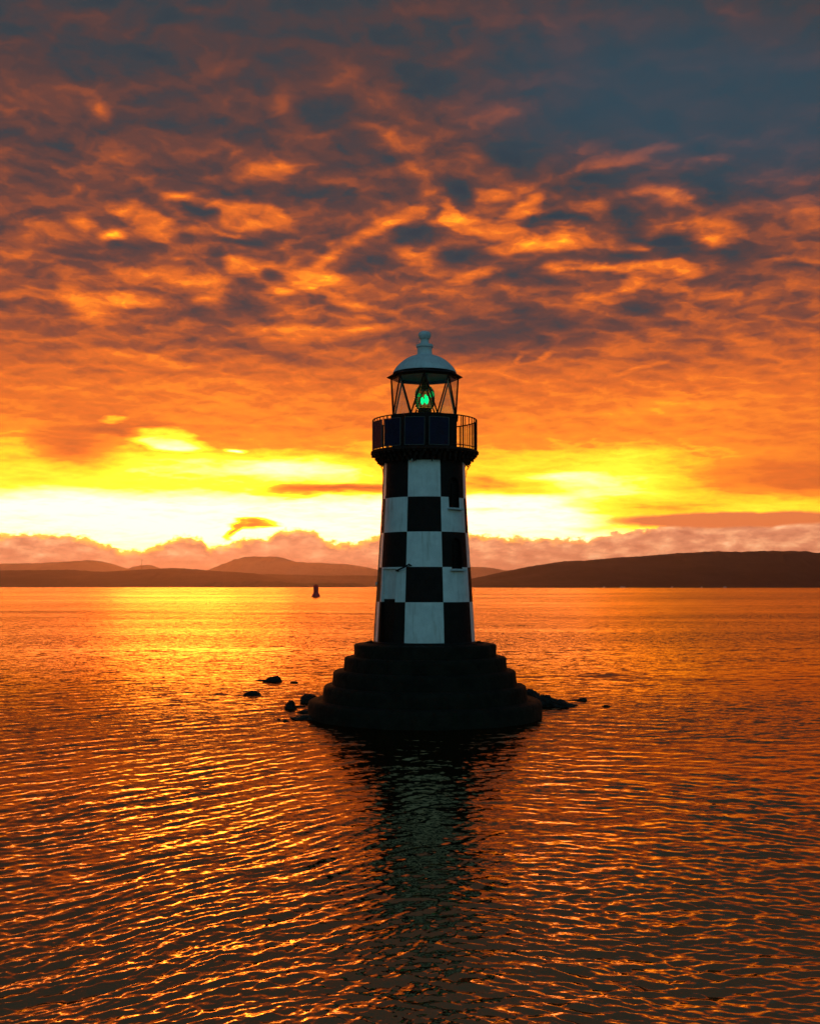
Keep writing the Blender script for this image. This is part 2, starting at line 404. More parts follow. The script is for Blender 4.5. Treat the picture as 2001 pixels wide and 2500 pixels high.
# ------------------------------------------------------------------ water
def water_material():
    m = bpy.data.materials.new('firth_water'); m.use_nodes = True
    t = NT(m.node_tree); bs = t.n['Principled BSDF']
    g = t.node('ShaderNodeNewGeometry'); pos = g.outputs['Position']
    px, py, pz = t.sep(pos)
    def slopes(ang, sx, sy, detail, rough, seedz):
        a = R(ang); c, s = math.cos(a), math.sin(a)
        u = t.m('ADD', t.m('MULTIPLY', px, c * sx), t.m('MULTIPLY', py, s * sx))
        v = t.m('ADD', t.m('MULTIPLY', px, -s * sy), t.m('MULTIPLY', py, c * sy))
        col = t.noise(t.xyz(u, v, seedz), 1.0, detail, rough, color=True)
        q = t.vm('SUBTRACT', col, (.5, .5, .5))
        return q
    dist = t.m('SQRT', t.m('ADD', t.m('MULTIPLY', px, px), t.m('MULTIPLY', py, py)))
    # slicks and gusts
    pat = t.noise(t.xyz(t.m('MULTIPLY', px, .012), t.m('MULTIPLY', py, .045), 3.0), 1.0, 9, .74)
    pat2 = t.noise(t.xyz(t.m('MULTIPLY', px, .0014), t.m('MULTIPLY', py, .0040), 9.0), 1.0, 8, .7)
    gust = t.m('MULTIPLY', t.maprange(pat, .34, .64, .45, 1.35), t.maprange(pat2, .36, .62, .55, 1.4))
    near = t.maprange(dist, 14.0, 60.0, .0, 1.0)
    s1 = slopes(14, 1.1, 3.2, 4, .55, 0.0)       # ripples ~ 0.4 m
    s2 = slopes(-20, 3.6, 9.0, 4, .6, 5.0)     # finer
    s3 = slopes(8, .18, .55, 3, .5, 11.0)      # longer waves
    k1 = t.m('MULTIPLY', gust, t.maprange(near, 0.0, 1.0, W1N, W1F))
    q = t.vm('ADD', t.vm('SCALE', s1, scale=k1), t.vm('SCALE', s2, scale=t.m('MULTIPLY', gust, W2)))
    q = t.vm('ADD', q, t.vm('SCALE', s3, scale=t.m('MULTIPLY', near, .22)))
    s5 = t.m('SUBTRACT', t.noise(t.xyz(t.m('MULTIPLY', px, .03), t.m('MULTIPLY', py, .075), 21.0), 1.0, 10, .78), .5)
    q = t.vm('ADD', q, t.xyz(0.0, t.m('MULTIPLY', s5, t.m('MULTIPLY', near, .7)), 0.0))
    q = t.vm('MULTIPLY', q, (.85, 1.0, 0.0))
    # seen at a low angle only the wave faces turned to the eye show; fold the hidden ones over
    inc = g.outputs['Incoming']; ix, iy, iz = t.sep(inc)
    ih = t.vm('NORMALIZE', t.xyz(ix, iy, 0.0))
    dn = t.node('ShaderNodeVectorMath', operation='DOT_PRODUCT'); t.set(dn.inputs[0], q); t.set(dn.inputs[1], ih); s = dn.outputs['Value']
    fold = t.m('MULTIPLY', t.m('SUBTRACT', t.m('ABSOLUTE', s), s), t.maprange(iz, .30, .06))
    q = t.vm('ADD', q, t.vm('SCALE', ih, scale=fold))
    nrm = t.vm('NORMALIZE', t.vm('ADD', g.outputs['Normal'], q))
    t.n.remove(bs); out = t.n['Material Output']
    gl = t.node('ShaderNodeBsdfGlossy'); gl.inputs['Color'].default_value = (1.0, .71, .37, 1)
    t.set(gl.inputs['Roughness'], t.maprange(dist, 10.0, 200.0, .04, .14)); t.set(gl.inputs['Normal'], nrm)
    df = t.node('ShaderNodeBsdfDiffuse'); df.inputs[0].default_value = (.010, .005, .003, 1)
    fr = t.node('ShaderNodeFresnel'); fr.inputs['IOR'].default_value = 5.5; t.set(fr.inputs['Normal'], nrm)
    ms = t.node('ShaderNodeMixShader'); t.l.new(fr.outputs[0], ms.inputs[0]); t.l.new(df.outputs[0], ms.inputs[1]); t.l.new(gl.outputs[0], ms.inputs[2])
    t.l.new(ms.outputs[0], out.inputs[0])
    return m
W1N, W1F, W2 = .45, 1.15, .50
def build_water():
    r0, r1, nr, nt = 8.5, 150.0, 640, 860
    inv = np.linspace(1 / r0, 1 / r1, nr); r = 1 / inv
    th = np.radians(np.linspace(-28, 28, nt))
    Rr, T = np.meshgrid(r, th, indexing='ij')
    X = Rr * np.sin(T); Y = Rr * np.cos(T); Z = np.zeros_like(X)
    dr = np.abs(np.gradient(r))[:, None] * np.ones_like(T)
    g = np.random.default_rng(5)
    comps = []
    for i in range(190):
        lam = float(np.exp(g.uniform(math.log(.09), math.log(1.7))))
        sysn = (0, 1, 0, 1, 2)[i % 5]
        ang = R((132, 72, 100)[sysn] + (15, 17, 60)[sysn] * g.normal())
        amp = .0047 * (lam / .30) ** (1.0 if lam < .30 else -.12) * g.uniform(.5, 1.3) * (.7 if sysn == 2 else 1)
        comps.append((lam, 2 * PI / lam, ang, amp / math.sqrt(5.0), g.uniform(0, 2 * PI), sysn))
    A = np.degrees(T)
    wB = .12 + .88 / (1 + np.exp(-(A - .5 + 2.0 * np.sin(Rr * .21)) / 2.6)); wA = 1.12 - wB
    grp1 = .5 + .5 * np.sin(X * .31 + Y * .17 + 1.0 + 1.3 * np.sin(Y * .21 + X * .17))
    grp2 = .5 + .5 * np.sin(-X * .43 + Y * .39 + 2.0 + 1.1 * np.sin(X * .39))
    wa = [wA, wB, np.full_like(wA, .6)]
    bendx = X + .10 * np.sin(Y * .9 + X * .5) + .16 * np.sin(Y * .37 - X * .8); bendy = Y + .12 * np.sin(X * .8) + .09 * np.sin(X * 1.7 + Y * .6)
    for j, (lam, k, a, amp, ph, sysn) in enumerate(comps):
        fade = np.clip(lam / (1.7 * dr) - .4, 0, 1)
        arg = k * (bendx * math.cos(a) + bendy * math.sin(a)) + ph
        w = np.sin(arg) + .25 * np.sin(2 * arg + PI / 2)
        Z += amp * w * fade * wa[sysn] * (.55 + .8 * (grp1 if j % 2 else grp2))
    edge = np.clip((28 - np.abs(np.degrees(T))) / 2.5, 0, 1) * np.clip((r1 - Rr) / 50, 0, 1) * np.clip((Rr - r0) / .8, 0, 1)
    Z *= edge
    V = np.stack([X.ravel(), Y.ravel(), Z.ravel()], 1)
    ii = (np.arange(nr - 1)[:, None] * nt + np.arange(nt - 1)[None, :]).ravel()
    F = np.stack([ii, ii + 1, ii + nt + 1, ii + nt], 1)
    # calm sheet all round, sewn on to the patch: far fan, both sides, near and behind
    verts = [V]; faces4 = [F]; n0 = len(V)
    far = [150, 220, 350, 600, 1100, 2200, 4500, 9000, 16000]
    thf = np.radians(np.linspace(-28, 28, 57))
    ring = np.array([[q * math.sin(a), q * math.cos(a), 0] for q in far for a in thf])
    verts.append(ring); m = len(thf)
    ii = (np.arange(len(far) - 1)[:, None] * m + np.arange(m - 1)[None, :]).ravel() + n0
    faces4.append(np.stack([ii, ii + 1, ii + m + 1, ii + m], 1)); n0 += len(ring)
    ths = np.radians(np.linspace(28, 332, 90)); rs = [.01, r0] + far
    ring = np.array([[q * math.sin(a), q * math.cos(a), 0] for q in rs for a in ths]); verts.append(ring); m = len(ths)
    ii = (np.arange(len(rs) - 1)[:, None] * m + np.arange(m - 1)[None, :]).ravel() + n0
    faces4.append(np.stack([ii, ii + 1, ii + m + 1, ii + m], 1)); n0 += len(ring)
    thn = np.radians(np.linspace(-28, 28, 29)); rs = [.01, r0]
    ring = np.array([[q * math.sin(a), q * math.cos(a), 0] for q in rs for a in thn]); verts.append(ring); m = len(thn)
    ii = (np.arange(m - 1)) + n0
    faces4.append(np.stack([ii, ii + 1, ii + m + 1, ii + m], 1))
    V = np.concatenate(verts); F = np.concatenate(faces4)
    me = bpy.data.meshes.new('water')
    me.vertices.add(len(V)); me.vertices.foreach_set('co', V.ravel().astype(np.float32))
    me.loops.add(F.size); me.loops.foreach_set('vertex_index', F.ravel().astype(np.int32))
    me.polygons.add(len(F)); me.polygons.foreach_set('loop_start', np.arange(0, F.size, 4, dtype=np.int32))
    me.update(calc_edges=True); me.validate()
    me.polygons.foreach_set('use_smooth', np.ones(len(F), bool))
    o = mesh_obj('water', me, water_material()); put(o, kind='structure', label='rippled firth water mirroring the sunset')
build_water()

# seabed below, so that nothing hangs over a void
bm = bmesh.new()
vs = [bm.verts.new((16000 * math.sin(a), 16000 * math.cos(a), -1.6)) for a in np.linspace(0, 2 * PI, 48, endpoint=False)]
bm.faces.new(vs)
put(from_bm('seabed', bm, material('dark_mud', (.03, .025, .02), .9, bump=0)), kind='structure')

# ------------------------------------------------------------------ hills
def interp(pts, x):
    for (a, b), (c, d) in zip(pts, pts[1:]):
        if a <= x <= c: return b + (d - b) * (x - a) / (c - a)
    return pts[0][1] if x < pts[0][0] else pts[-1][1]
def hill_mat(name, a, b, scale):
    m = bpy.data.materials.new(name); m.use_nodes = True
    t = NT(m.node_tree); bs = t.n['Principled BSDF']
    co = t.node('ShaderNodeTexCoord').outputs['Object']
    n = t.noise(co, scale, 7, .65); n2 = t.noise(co, scale * 7, 4, .6)
    c = t.mix(t.maprange(n, .38, .62), a, b)
    c = t.mix(t.m('MULTIPLY', t.maprange(n2, .45, .7), .5), c, tuple(q * .5 for q in a))
    t.set(bs.inputs['Base Color'], c); bs.inputs['Roughness'].default_value = .95; bs.inputs['Specular IOR Level'].default_value = .1
    return m
def hill(name, outline, Y, front, back, mat, label, rough=1.0, seed=0.0, nx=420, ny=22, fine=2.0, kind='structure'):
    x0, x1 = outline[0][0], outline[-1][0]
    bm = bmesh.new(); rows = []
    cols = [x0 + (x1 - x0) * i / (nx - 1) for i in range(nx)]
    ts = [i / ny for i in range(ny + 1)] + [1.15, 1.4, 1.7, 2.0]
    for i, px in enumerate(cols):
        p = at(px, interp(outline, px), Y); H = max(p.z, -.5)
        col = []
        endf = min(1, min(i, nx - 1 - i) / 6)
        for tt in ts:
            if tt <= 1: y = Y - front * (1 - tt); s = math.sin(tt * PI / 2) ** 1.15
            else: y = Y + back * (tt - 1); s = max(0, 1 - (tt - 1) ** 1.5)
            x = p.x
            n = fb(x / 420 + seed, y / 420, seed) * .22 * math.sin(min(tt, 1) * PI) * rough
            z = H * s * (1 + n) - 2.0 * (1 - s)
            if tt > .04: z += fine * fb(x / 28 + seed, y / 28, 2.0, 3) * endf * (1 if H > 8 else .5)
            wob = 60 * fb(x / 500 + seed, seed * 3) * (1 - min(tt, 1)) if H > 3 else 0
            col.append(bm.verts.new((x, y + wob, z if tt > 0 else -1.4)))
        rows.append(col)
    for a, b in zip(rows, rows[1:]):
        for k in range(len(ts) - 1): bm.faces.new((a[k], b[k], b[k + 1], a[k + 1]))
    o = from_bm(name, bm, mat, smooth=True); put(o, kind=kind, label=label); return o
def src5(pts): return [(160 + a / 2.055, 1250 + b / 2.055) for a, b in pts]
def src6(pts): return [(1100 + a / 2.301, 1150 + b / 2.301) for a, b in pts]
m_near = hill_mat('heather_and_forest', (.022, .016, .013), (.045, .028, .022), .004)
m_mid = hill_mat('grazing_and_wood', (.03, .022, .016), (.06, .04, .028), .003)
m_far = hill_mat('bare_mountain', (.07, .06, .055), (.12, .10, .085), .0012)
m_wood = hill_mat('dark_shore_wood', (.022, .024, .016), (.04, .038, .024), .02)
hill('hill', [(1040, 1436)] + src6([(60, 622), (117, 605), (230, 583), (400, 548), (520, 527), (620, 512), (720, 505), (820, 498), (920, 487), (1030, 482), (1150, 472), (1270, 464),
     (1340, 459), (1430, 454), (1520, 457), (1680, 457)]) + [(1920, 1350), (2001, 1353), (2100, 1358), (2400, 1372), (2700, 1400)], 4900, 1000, 2000, m_near,
     'dark brown hill sloping up to the right across the water', seed=1.3, fine=3.0)
hill('hill', [(-500, 1405), (-200, 1398), (0, 1393)] + src5([(22, 290), (130, 298), (200, 300), (330, 292), (480, 284), (540, 281), (600, 284), (680, 290), (760, 297), (860, 302), (960, 312), (1080, 335), (1200, 360), (1290, 380)]),
     7000, 1000, 1500, m_mid, 'low dark brown land on the left shore below the mast', seed=4.1, fine=3.5)
hill('hill', src5([(560, 360), (700, 325), (860, 312), (1000, 312), (1180, 316), (1300, 320), (1400, 319), (1500, 320), (1650, 326), (1760, 340), (1900, 365), (2000, 385)]),
     8600, 900, 1500, m_mid, 'hazy low hills between the near land and the mountain', seed=7.7, fine=4.0)
hill('headland', src5([(620, 376), (690, 369), (730, 360), (760, 355), (820, 352), (880, 350), (950, 348), (1020, 352), (1060, 350), (1100, 352), (1150, 358), (1220, 362), (1270, 362), (1300, 359), (1330, 357), (1400, 360),
     (1440, 357), (1470, 358), (1485, 364), (1503, 373), (1512, 379)]), 5650, 260, 300, m_wood, 'low dark wooded spit ending in a point behind the red buoy', seed=9.9, fine=7.0, nx=700, ny=8)
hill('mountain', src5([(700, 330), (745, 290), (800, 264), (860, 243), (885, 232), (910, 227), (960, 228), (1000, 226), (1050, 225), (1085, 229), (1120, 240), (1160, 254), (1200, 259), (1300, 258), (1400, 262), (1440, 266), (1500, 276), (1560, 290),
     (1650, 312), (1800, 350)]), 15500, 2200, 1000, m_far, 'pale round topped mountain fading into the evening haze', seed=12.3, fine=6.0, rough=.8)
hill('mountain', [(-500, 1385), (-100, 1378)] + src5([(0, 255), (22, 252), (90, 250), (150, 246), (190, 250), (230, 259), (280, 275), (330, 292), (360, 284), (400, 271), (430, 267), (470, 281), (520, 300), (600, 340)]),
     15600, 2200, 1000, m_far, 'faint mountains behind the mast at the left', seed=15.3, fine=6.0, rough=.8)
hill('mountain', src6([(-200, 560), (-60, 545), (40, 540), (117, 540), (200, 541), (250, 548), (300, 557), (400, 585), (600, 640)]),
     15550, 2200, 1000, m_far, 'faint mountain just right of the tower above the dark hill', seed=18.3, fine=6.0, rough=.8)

# mast on the left land
def build_mast():
    top = at(346.5, 1366, 7000); base = Vector((top.x, 7000, at(346, 1393, 7000).z - 3))
    r = empty('radio_mast', base, 'thin lattice radio mast standing on the low land at the left', 'mast')
    H = top.z - base.z
    legs = [Vector((1.9 * math.cos(a), 1.9 * math.sin(a), 0)) for a in (0, 2.09, 4.19)]
    for l in legs:
        bm = bmesh.new(); tube(bm, [l, l * .6 + Vector((0, 0, H))], .35, 5); from_bm('leg', bm, M_iron, r)
    bm = bmesh.new()
    for k in range(14):
        z0, z1 = H * k / 14, H * (k + 1) / 14
        for i in range(3):
            a, b = legs[i], legs[(i + 1) % 3]
            tube(bm, [a * (1 - .4 * z0 / H) + Vector((0, 0, z0)), b * (1 - .4 * z1 / H) + Vector((0, 0, z1))], .18, 4)
    from_bm('bracing', bm, M_iron, r)
build_mast()

# small pale houses along the foot of the right hill
HOUSES = [(1474, 1432.3, 6, 'low pale house at the foot of the right hill, nearest the tower'),
          (1517, 1431.8, 8, 'small white house on the far shore, second from the tower'),
          (1523.5, 1432.2, 4, 'tiny white shed beside the second house from the tower'),
          (1640, 1432.6, 5, 'lone pale cottage on the far shore between the pairs of houses'),
          (1769, 1432.2, 9, 'brightest white house on the far shore, near the right edge'),
          (1712, 1433.0, 4, 'small pale boathouse left of the brightest white house')]
for px, py, w, lab in HOUSES:
    p = at(px, py, 3880)
    r = empty('house', (p.x, 3880, max(p.z - 3, .2)), lab, 'house')
    bm = bmesh.new(); box(bm, (0, 0, .5), (w, 5, 5)); from_bm('wall', bm, M_hwall, r)
    bm = bmesh.new()
    v = [bm.verts.new(q) for q in ((-w / 2 - .3, -3.0, 3), (w / 2 + .3, -3.0, 3), (w / 2 + .3, 3.0, 3), (-w / 2 - .3, 3.0, 3), (-w / 2 - .3, 0, 4.6), (w / 2 + .3, 0, 4.6))]
    for f in ((0, 1, 2, 3), (0, 1, 5, 4), (2, 3, 4, 5), (0, 4, 3), (1, 2, 5)): bm.faces.new([v[i] for i in f])
    from_bm('roof', bm, M_hroof, r)
# ------------------------------------------------------------------ lighthouse
TD = 42.0
TX = at(1036.7, 1400, TD).x
PXM = FPX / TD / 1.0                       # pixels per metre at the tower axis
def Z(py): return at(1036.7, py, TD).z
def Zf(py, r): return at(1036.7, py, TD - r).z
def Rm(px): return px / PXM
LH = empty('lighthouse', (TX, TD, 0), 'black and white chequered lighthouse with green lamp on a stepped stone base', 'lighthouse')
def pol(r, deg, z): return Vector((r * math.sin(R(deg)), -r * math.cos(R(deg)), z))
def rotz(deg): return Matrix.Rotation(R(deg), 4, 'Z')

# stepped base
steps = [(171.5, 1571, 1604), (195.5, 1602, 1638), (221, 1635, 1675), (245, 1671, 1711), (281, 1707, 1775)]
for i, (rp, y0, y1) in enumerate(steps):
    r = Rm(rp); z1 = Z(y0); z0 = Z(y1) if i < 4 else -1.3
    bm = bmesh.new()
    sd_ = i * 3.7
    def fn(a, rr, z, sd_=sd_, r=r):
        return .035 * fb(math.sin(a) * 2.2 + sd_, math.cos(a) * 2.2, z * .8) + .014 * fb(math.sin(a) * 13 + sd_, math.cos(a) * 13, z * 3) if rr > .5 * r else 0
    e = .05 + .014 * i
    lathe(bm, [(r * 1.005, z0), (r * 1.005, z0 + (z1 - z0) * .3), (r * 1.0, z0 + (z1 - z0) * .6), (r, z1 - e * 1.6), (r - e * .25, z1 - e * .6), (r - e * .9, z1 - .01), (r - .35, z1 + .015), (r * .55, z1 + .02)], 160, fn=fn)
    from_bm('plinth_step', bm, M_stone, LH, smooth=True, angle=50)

# tower wall
prof = [(1564, 121.3), (1470.8, 116.3), (1383.8, 111.2), (1296.5, 106.1), (1209.5, 101.8), (1130, 99.2), (1105, 98.6)]
zr = sorted((Zf(py, 1.7), Rm(r)) for py, r in prof)
def rad(z):
    for (a, b), (c, d) in zip(zr, zr[1:]):
        if z <= c: return b + (d - b) * (z - a) / (c - a)
    return zr[-1][1]
zs = [Zf(py, rad(2) ) for py in (1124, 1209.8, 1296.5, 1383.8, 1470.8, 1564.8)]
zs[0] = Z(1107); zs[5] = Z(1571) + .03
bm = bmesh.new(); lathe(bm, [(rad(z) - .26, z) for z in (zs[5], zs[4], zs[3], zs[2], zs[1], zs[0] + .2)], 64)
from_bm('tower_core', bm, M_iron, LH, smooth=True, angle=40)
def patch(bm, t0, t1, z0, z1, ro=0.0, ri=-.24, nt=12, nz=4):
    g = {}
    for s, off in ((0, ri), (1, ro)):
        for i in range(nt + 1):
            for j in range(nz + 1):
                z = z0 + (z1 - z0) * j / nz
                g[s, i, j] = bm.verts.new(pol(rad(z) + off, t0 + (t1 - t0) * i / nt, z))
    for s in (0, 1):
        for i in range(nt):
            for j in range(nz):
                q = (g[s, i, j], g[s, i + 1, j], g[s, i + 1, j + 1], g[s, i, j + 1])
                bm.faces.new(q if s else q[::-1])
    for i in range(nt):
        for j, fl in ((0, 1), (nz, 0)):
            q = (g[0, i, j], g[0, i + 1, j], g[1, i + 1, j], g[1, i, j]); bm.faces.new(q if fl else q[::-1])
    for j in range(nz):
        for i, fl in ((0, 0), (nt, 1)):
            q = (g[0, i, j], g[0, i, j + 1], g[1, i, j + 1], g[1, i, j]); bm.faces.new(q[::-1] if fl else q)
panels = {}
for row in range(5):
    for col in range(8):
        t0 = -24 + 45 * col; white = (row + col) % 2 == 0
        bm = bmesh.new(); patch(bm, t0 + .045, t0 + 45 - .045, zs[row + 1] + .0012, zs[row] - .0012)
        o = from_bm('wall_panel', bm, M_white if white else M_black, LH, smooth=True, angle=40)
        o['label'] = ('white' if white else 'black') + ' painted square of the tower wall'
        panels[row, col] = o
WZ = [(Zf(1110 + 280 / 5.394, 1.5), Zf(1110 + 690 / 5.394, 1.5)), (Zf(1110 + 1090 / 5.394, 1.6), Zf(1110 + 1502 / 5.394, 1.6))]
def arch_prism(bm, deg, w, z0, z1, ra, rb):
    """an arched block of width w, standing radially between radii ra and rb"""
    h = w / 2; pts = [(-h, z0), (h, z0), (h, z1 - h)] + [(h * math.cos(a), z1 - h + h * math.sin(a)) for a in np.linspace(.3, PI - .3, 8)] + [(-h, z1 - h)]
    M = rotz(deg)
    A = [bm.verts.new(M @ Vector((x, -ra, z))) for x, z in pts]; B = [bm.verts.new(M @ Vector((x, -rb, z))) for x, z in pts]
    n = len(pts)
    for i in range(n): bm.faces.new((A[i], A[(i + 1) % n], B[(i + 1) % n], B[i]))
    bm.faces.new(A[::-1]); bm.faces.new(B)
def cut(target, cutter, transfer=False):
    md = target.modifiers.new('b', 'BOOLEAN'); md.object = cutter; md.operation = 'DIFFERENCE'; md.solver = 'EXACT'
    if transfer: md.material_mode = 'TRANSFER'
    dg = bpy.context.evaluated_depsgraph_get(); dg.update()
    me = bpy.data.meshes.new_from_object(target.evaluated_get(dg)); target.modifiers.clear(); target.data = me
    me.set_sharp_from_angle(angle=R(35))
def cutter(fn):
    bm = bmesh.new(); fn(bm); o = from_bm('cutter', bm, M_black, LH); return o
WIN = 43.0; WW = .54
for (zt, zb), rows in zip(WZ, ((0, 1), (2, 3))):
    rm = rad((zt + zb) / 2)
    c = cutter(lambda bm: arch_prism(bm, WIN, WW, zb, zt, rad(zt) - .20, rm + .5))
    bpy.context.view_layer.update()
    for rw in rows: cut(panels[rw, 1], c, True)
    bpy.data.objects.remove(c)
    bm = bmesh.new(); arch_prism(bm, WIN, WW - .01, zb + .005, zt - .005, rad(zt) - .19, rad(zt) - .13)
    w = from_bm('window', bm, M_glassdark, LH)
    bm = bmesh.new(); M = rotz(WIN); ri = rad(zt) - .12
    for x in (-WW / 2 + .035, 0, WW / 2 - .035): box(bm, M @ Vector((x, -ri, (zt + zb) / 2 - .1)), (.035, .04, zt - zb - .25), M)
    for q in (.18, .5, .82): box(bm, M @ Vector((0, -ri - .004, zb + (zt - zb) * q)), (WW - .06, .03, .03), M)
    from_bm('window_frame', bm, M_black, w)
    bm = bmesh.new(); box(bm, M @ Vector((0, -rad(zb) + .0, zb - .045)), (WW + .16, .30, .07), M)
    bmesh.ops.bevel(bm, geom=bm.edges[:], offset=.012, segments=1, affect='EDGES')
    from_bm('window_sill', bm, M_sill, w)
# doorway
DZ1 = Zf(1389, 1.2); DSPL = Zf(1463, 1.2); DA = -51.0; DW = .80
rd = rad((DZ1 + zs[5]) / 2)
c = cutter(lambda bm: box(bm, rotz(DA) @ Vector((0, -(rad(DZ1) - .12 + .5), (DZ1 + zs[5]) / 2 - .2)), (DW, 1.0, DZ1 - zs[5] + .4), rotz(DA)))
bpy.context.view_layer.update()
for rw in (3, 4): cut(panels[rw, 7], c)
bpy.data.objects.remove(c)
door = empty('door', (0, 0, 0), 'd', 'd'); del door['category']; door.parent = LH; door['label'] = 'flush door painted to match the chequers'
bm = bmesh.new(); box(bm, rotz(DA) @ Vector((0, -(rad(DZ1) - .12), (DZ1 + DSPL) / 2)), (DW - .03, .05, DZ1 - DSPL - .02), rotz(DA))
from_bm('door_leaf', bm, M_white, door)['label'] = 'white upper part of the door'
bm = bmesh.new(); box(bm, rotz(DA) @ Vector((0, -(rad(DZ1) - .12), (zs[5] + DSPL) / 2)), (DW - .03, .056, DSPL - zs[5]), rotz(DA))
from_bm('door_leaf', bm, M_black, door)['label'] = 'black lower part of the door'
# bent arm above the doorway
def on_wall(px, py, off=.06):
    x = (px - 1036.7) / PXM * 1.0; z = Zf(py, 1.4); rr = rad(z) + off
    x = x * (TD - 1.5) / TD
    a = math.asin(max(-1, min(1, x / rr))); return Vector((x, -rr * math.cos(a), z))
bm = bmesh.new()
tube(bm, [on_wall(965.5, 1393.5, .05), on_wall(976, 1389, .14), on_wall(986, 1385, .18), on_wall(991, 1382, .2), on_wall(996.5, 1378, .16), on_wall(1000, 1380.5, .10), on_wall(1002, 1381, .02)], .028, 6)
tube(bm, [on_wall(990, 1386, .2), on_wall(996, 1383, .2), on_wall(999, 1380, .14)], .02, 6)
box(bm, on_wall(968, 1393, .06), (.12, .06, .07))
from_bm('bracket_arm', bm, M_iron, LH)
# small white fittings under the gallery
for px in (1003.8, 1054.0):
    p = on_wall(px, 1124, .07)
    bm = bmesh.new(); box(bm, p, (.055, .10, .10)); bmesh.ops.bevel(bm, geom=bm.edges[:], offset=.012, segments=2, affect='EDGES')
    box(bm, p + Vector((0, .06, .03)), (.03, .10, .03)); from_bm('wall_bracket', bm, M_lime, LH)
# conductor down the left edge
bm = bmesh.new(); tube(bm, [pol(rad(z) + .022, -87 - .4 * math.sin(z * 2), z) for z in np.linspace(zs[5], zs[0], 26)], .022, 6)
for z in np.linspace(zs[5] + .3, zs[0] - .4, 9): box(bm, pol(rad(z) + .015, -87, z), (.08, .06, .05), rotz(-87))
from_bm('conductor_pipe', bm, M_alu, LH)
bm = bmesh.new(); p = pol(rad(Z(1425)) + .06, -88, Z(1425)); box(bm, p, (.08, .09, .12), rotz(-88)); bmesh.ops.bevel(bm, geom=bm.edges[:], offset=.015, segments=1, affect='EDGES')
from_bm('junction_box', bm, M_lime, LH)
# thin black band where the tower meets the base
bm = bmesh.new(); lathe(bm, [(rad(zs[5]) + .035, zs[5] - .04), (rad(zs[5]) + .035, zs[5] + .04), (rad(zs[5]) + .004, zs[5] + .065)], 72, caps=False)
from_bm('foot_band', bm, M_iron, LH, smooth=True, angle=30)

# gallery
ZD = Z(1103.5)
bm = bmesh.new(); lathe(bm, [(rad(zs[0]) - .2, ZD - .15), (Rm(129), ZD - .13), (Rm(132.5), ZD - .10), (Rm(132.5), ZD - .03), (Rm(131), ZD)], 96)
from_bm('gallery_deck', bm, M_rust, LH, smooth=True, angle=35)
bm = bmesh.new()
lathe(bm, [(rad(Z(1145)) + .01, Z(1133)), (Rm(103), Z(1130)), (Rm(105), Z(1123)), (Rm(110), Z(1118)), (Rm(117), Z(1112)), (Rm(123), Z(1109)), (Rm(124), Z(1107))], 96, caps=False)
from_bm('corbelling', bm, M_rust, LH, smooth=True, angle=25)
for tier, (rp, yc, hh, n, ph) in enumerate(((127, 1110.5, .15, 60, 0), (119, 1119, .15, 54, 3), (111.5, 1127.5, .15, 48, 1.5))):
    bm = bmesh.new()
    for k in range(n):
        a = 360 * k / n + ph + rnd.uniform(-.5, .5); z = Z(yc) + rnd.uniform(-.03, .02)
        box(bm, pol(Rm(rp) - .06 + rnd.uniform(-.03, .03), a, z), (.10 * rnd.uniform(.8, 1.1), .20, hh * rnd.uniform(.75, 1.25)), rotz(a) @ Matrix.Rotation(rnd.uniform(-.12, .12), 4, 'X'))
        if rnd.random() < .45:
            box(bm, pol(Rm(rp) - .02 + rnd.uniform(-.04, .02), a + rnd.uniform(-2, 2), z - hh * .55), (.035, .05, .12 * rnd.uniform(.6, 1.6)), rotz(a) @ Matrix.Rotation(rnd.uniform(-.4, .4), 4, 'Y'))
    o = from_bm('corbel_row', bm, M_rust, LH); o['kind'] = 'stuff'
bm = bmesh.new(); tube(bm, [pol(Rm(112), 88, Z(1136)), pol(Rm(105.5), 88, Z(1146)), pol(Rm(102), 88, Z(1158))], .014, 5); from_bm('loose_cable', bm, M_rust, LH)
bm = bmesh.new(); tube(bm, [pol(Rm(109), 80, Z(1139)), pol(Rm(101.5), 86, Z(1150)), pol(Rm(101), 86, Z(1166))], .012, 5); from_bm('loose_cable', bm, M_rust, LH)
bm = bmesh.new(); tube(bm, [pol(Rm(108), -84, Z(1140)), pol(Rm(103), -86, Z(1146)), pol(Rm(101.8), -88, Z(1162))], .014, 5)
from_bm('loose_cable', bm, M_rust, LH)
ZR = Z(1028)
RR = Rm(127.3)
rail = bpy.data.objects.new('railing', None); C.objects.link(rail); rail.parent = LH
def ring_tube(bm, r, z, t, n=96):
    lathe(bm, [(r + t * math.cos(a), z + t * math.sin(a)) for a in np.linspace(0, 2 * PI, 9)], n, caps=False)
bm = bmesh.new(); ring_tube(bm, RR, ZR, .024); from_bm('top_rail', bm, M_rust, rail, smooth=True)
bm = bmesh.new(); ring_tube(bm, RR, ZD + .10, .018); from_bm('bottom_rail', bm, M_rust, rail, smooth=True)
bal = None
for k in range(54):
    a = 48.7 + 360 * k / 54
    if bal is None:
        bm = bmesh.new(); tube(bm, [(0, 0, 0), (0, 0, ZR - ZD)], .017, 6)
        bal = from_bm('baluster', bm, M_rust, rail); o = bal
    else:
        o = bal.copy(); C.objects.link(o); o.parent = rail
    o.location = pol(RR, a, ZD)
for a in (90, -90, 0, 180, 45, -45, 135, -135):
    bm = bmesh.new(); tube(bm, [pol(RR, a, ZD), pol(RR, a, ZR + .02)], .026, 8); from_bm('rail_post', bm, M_rust, rail)
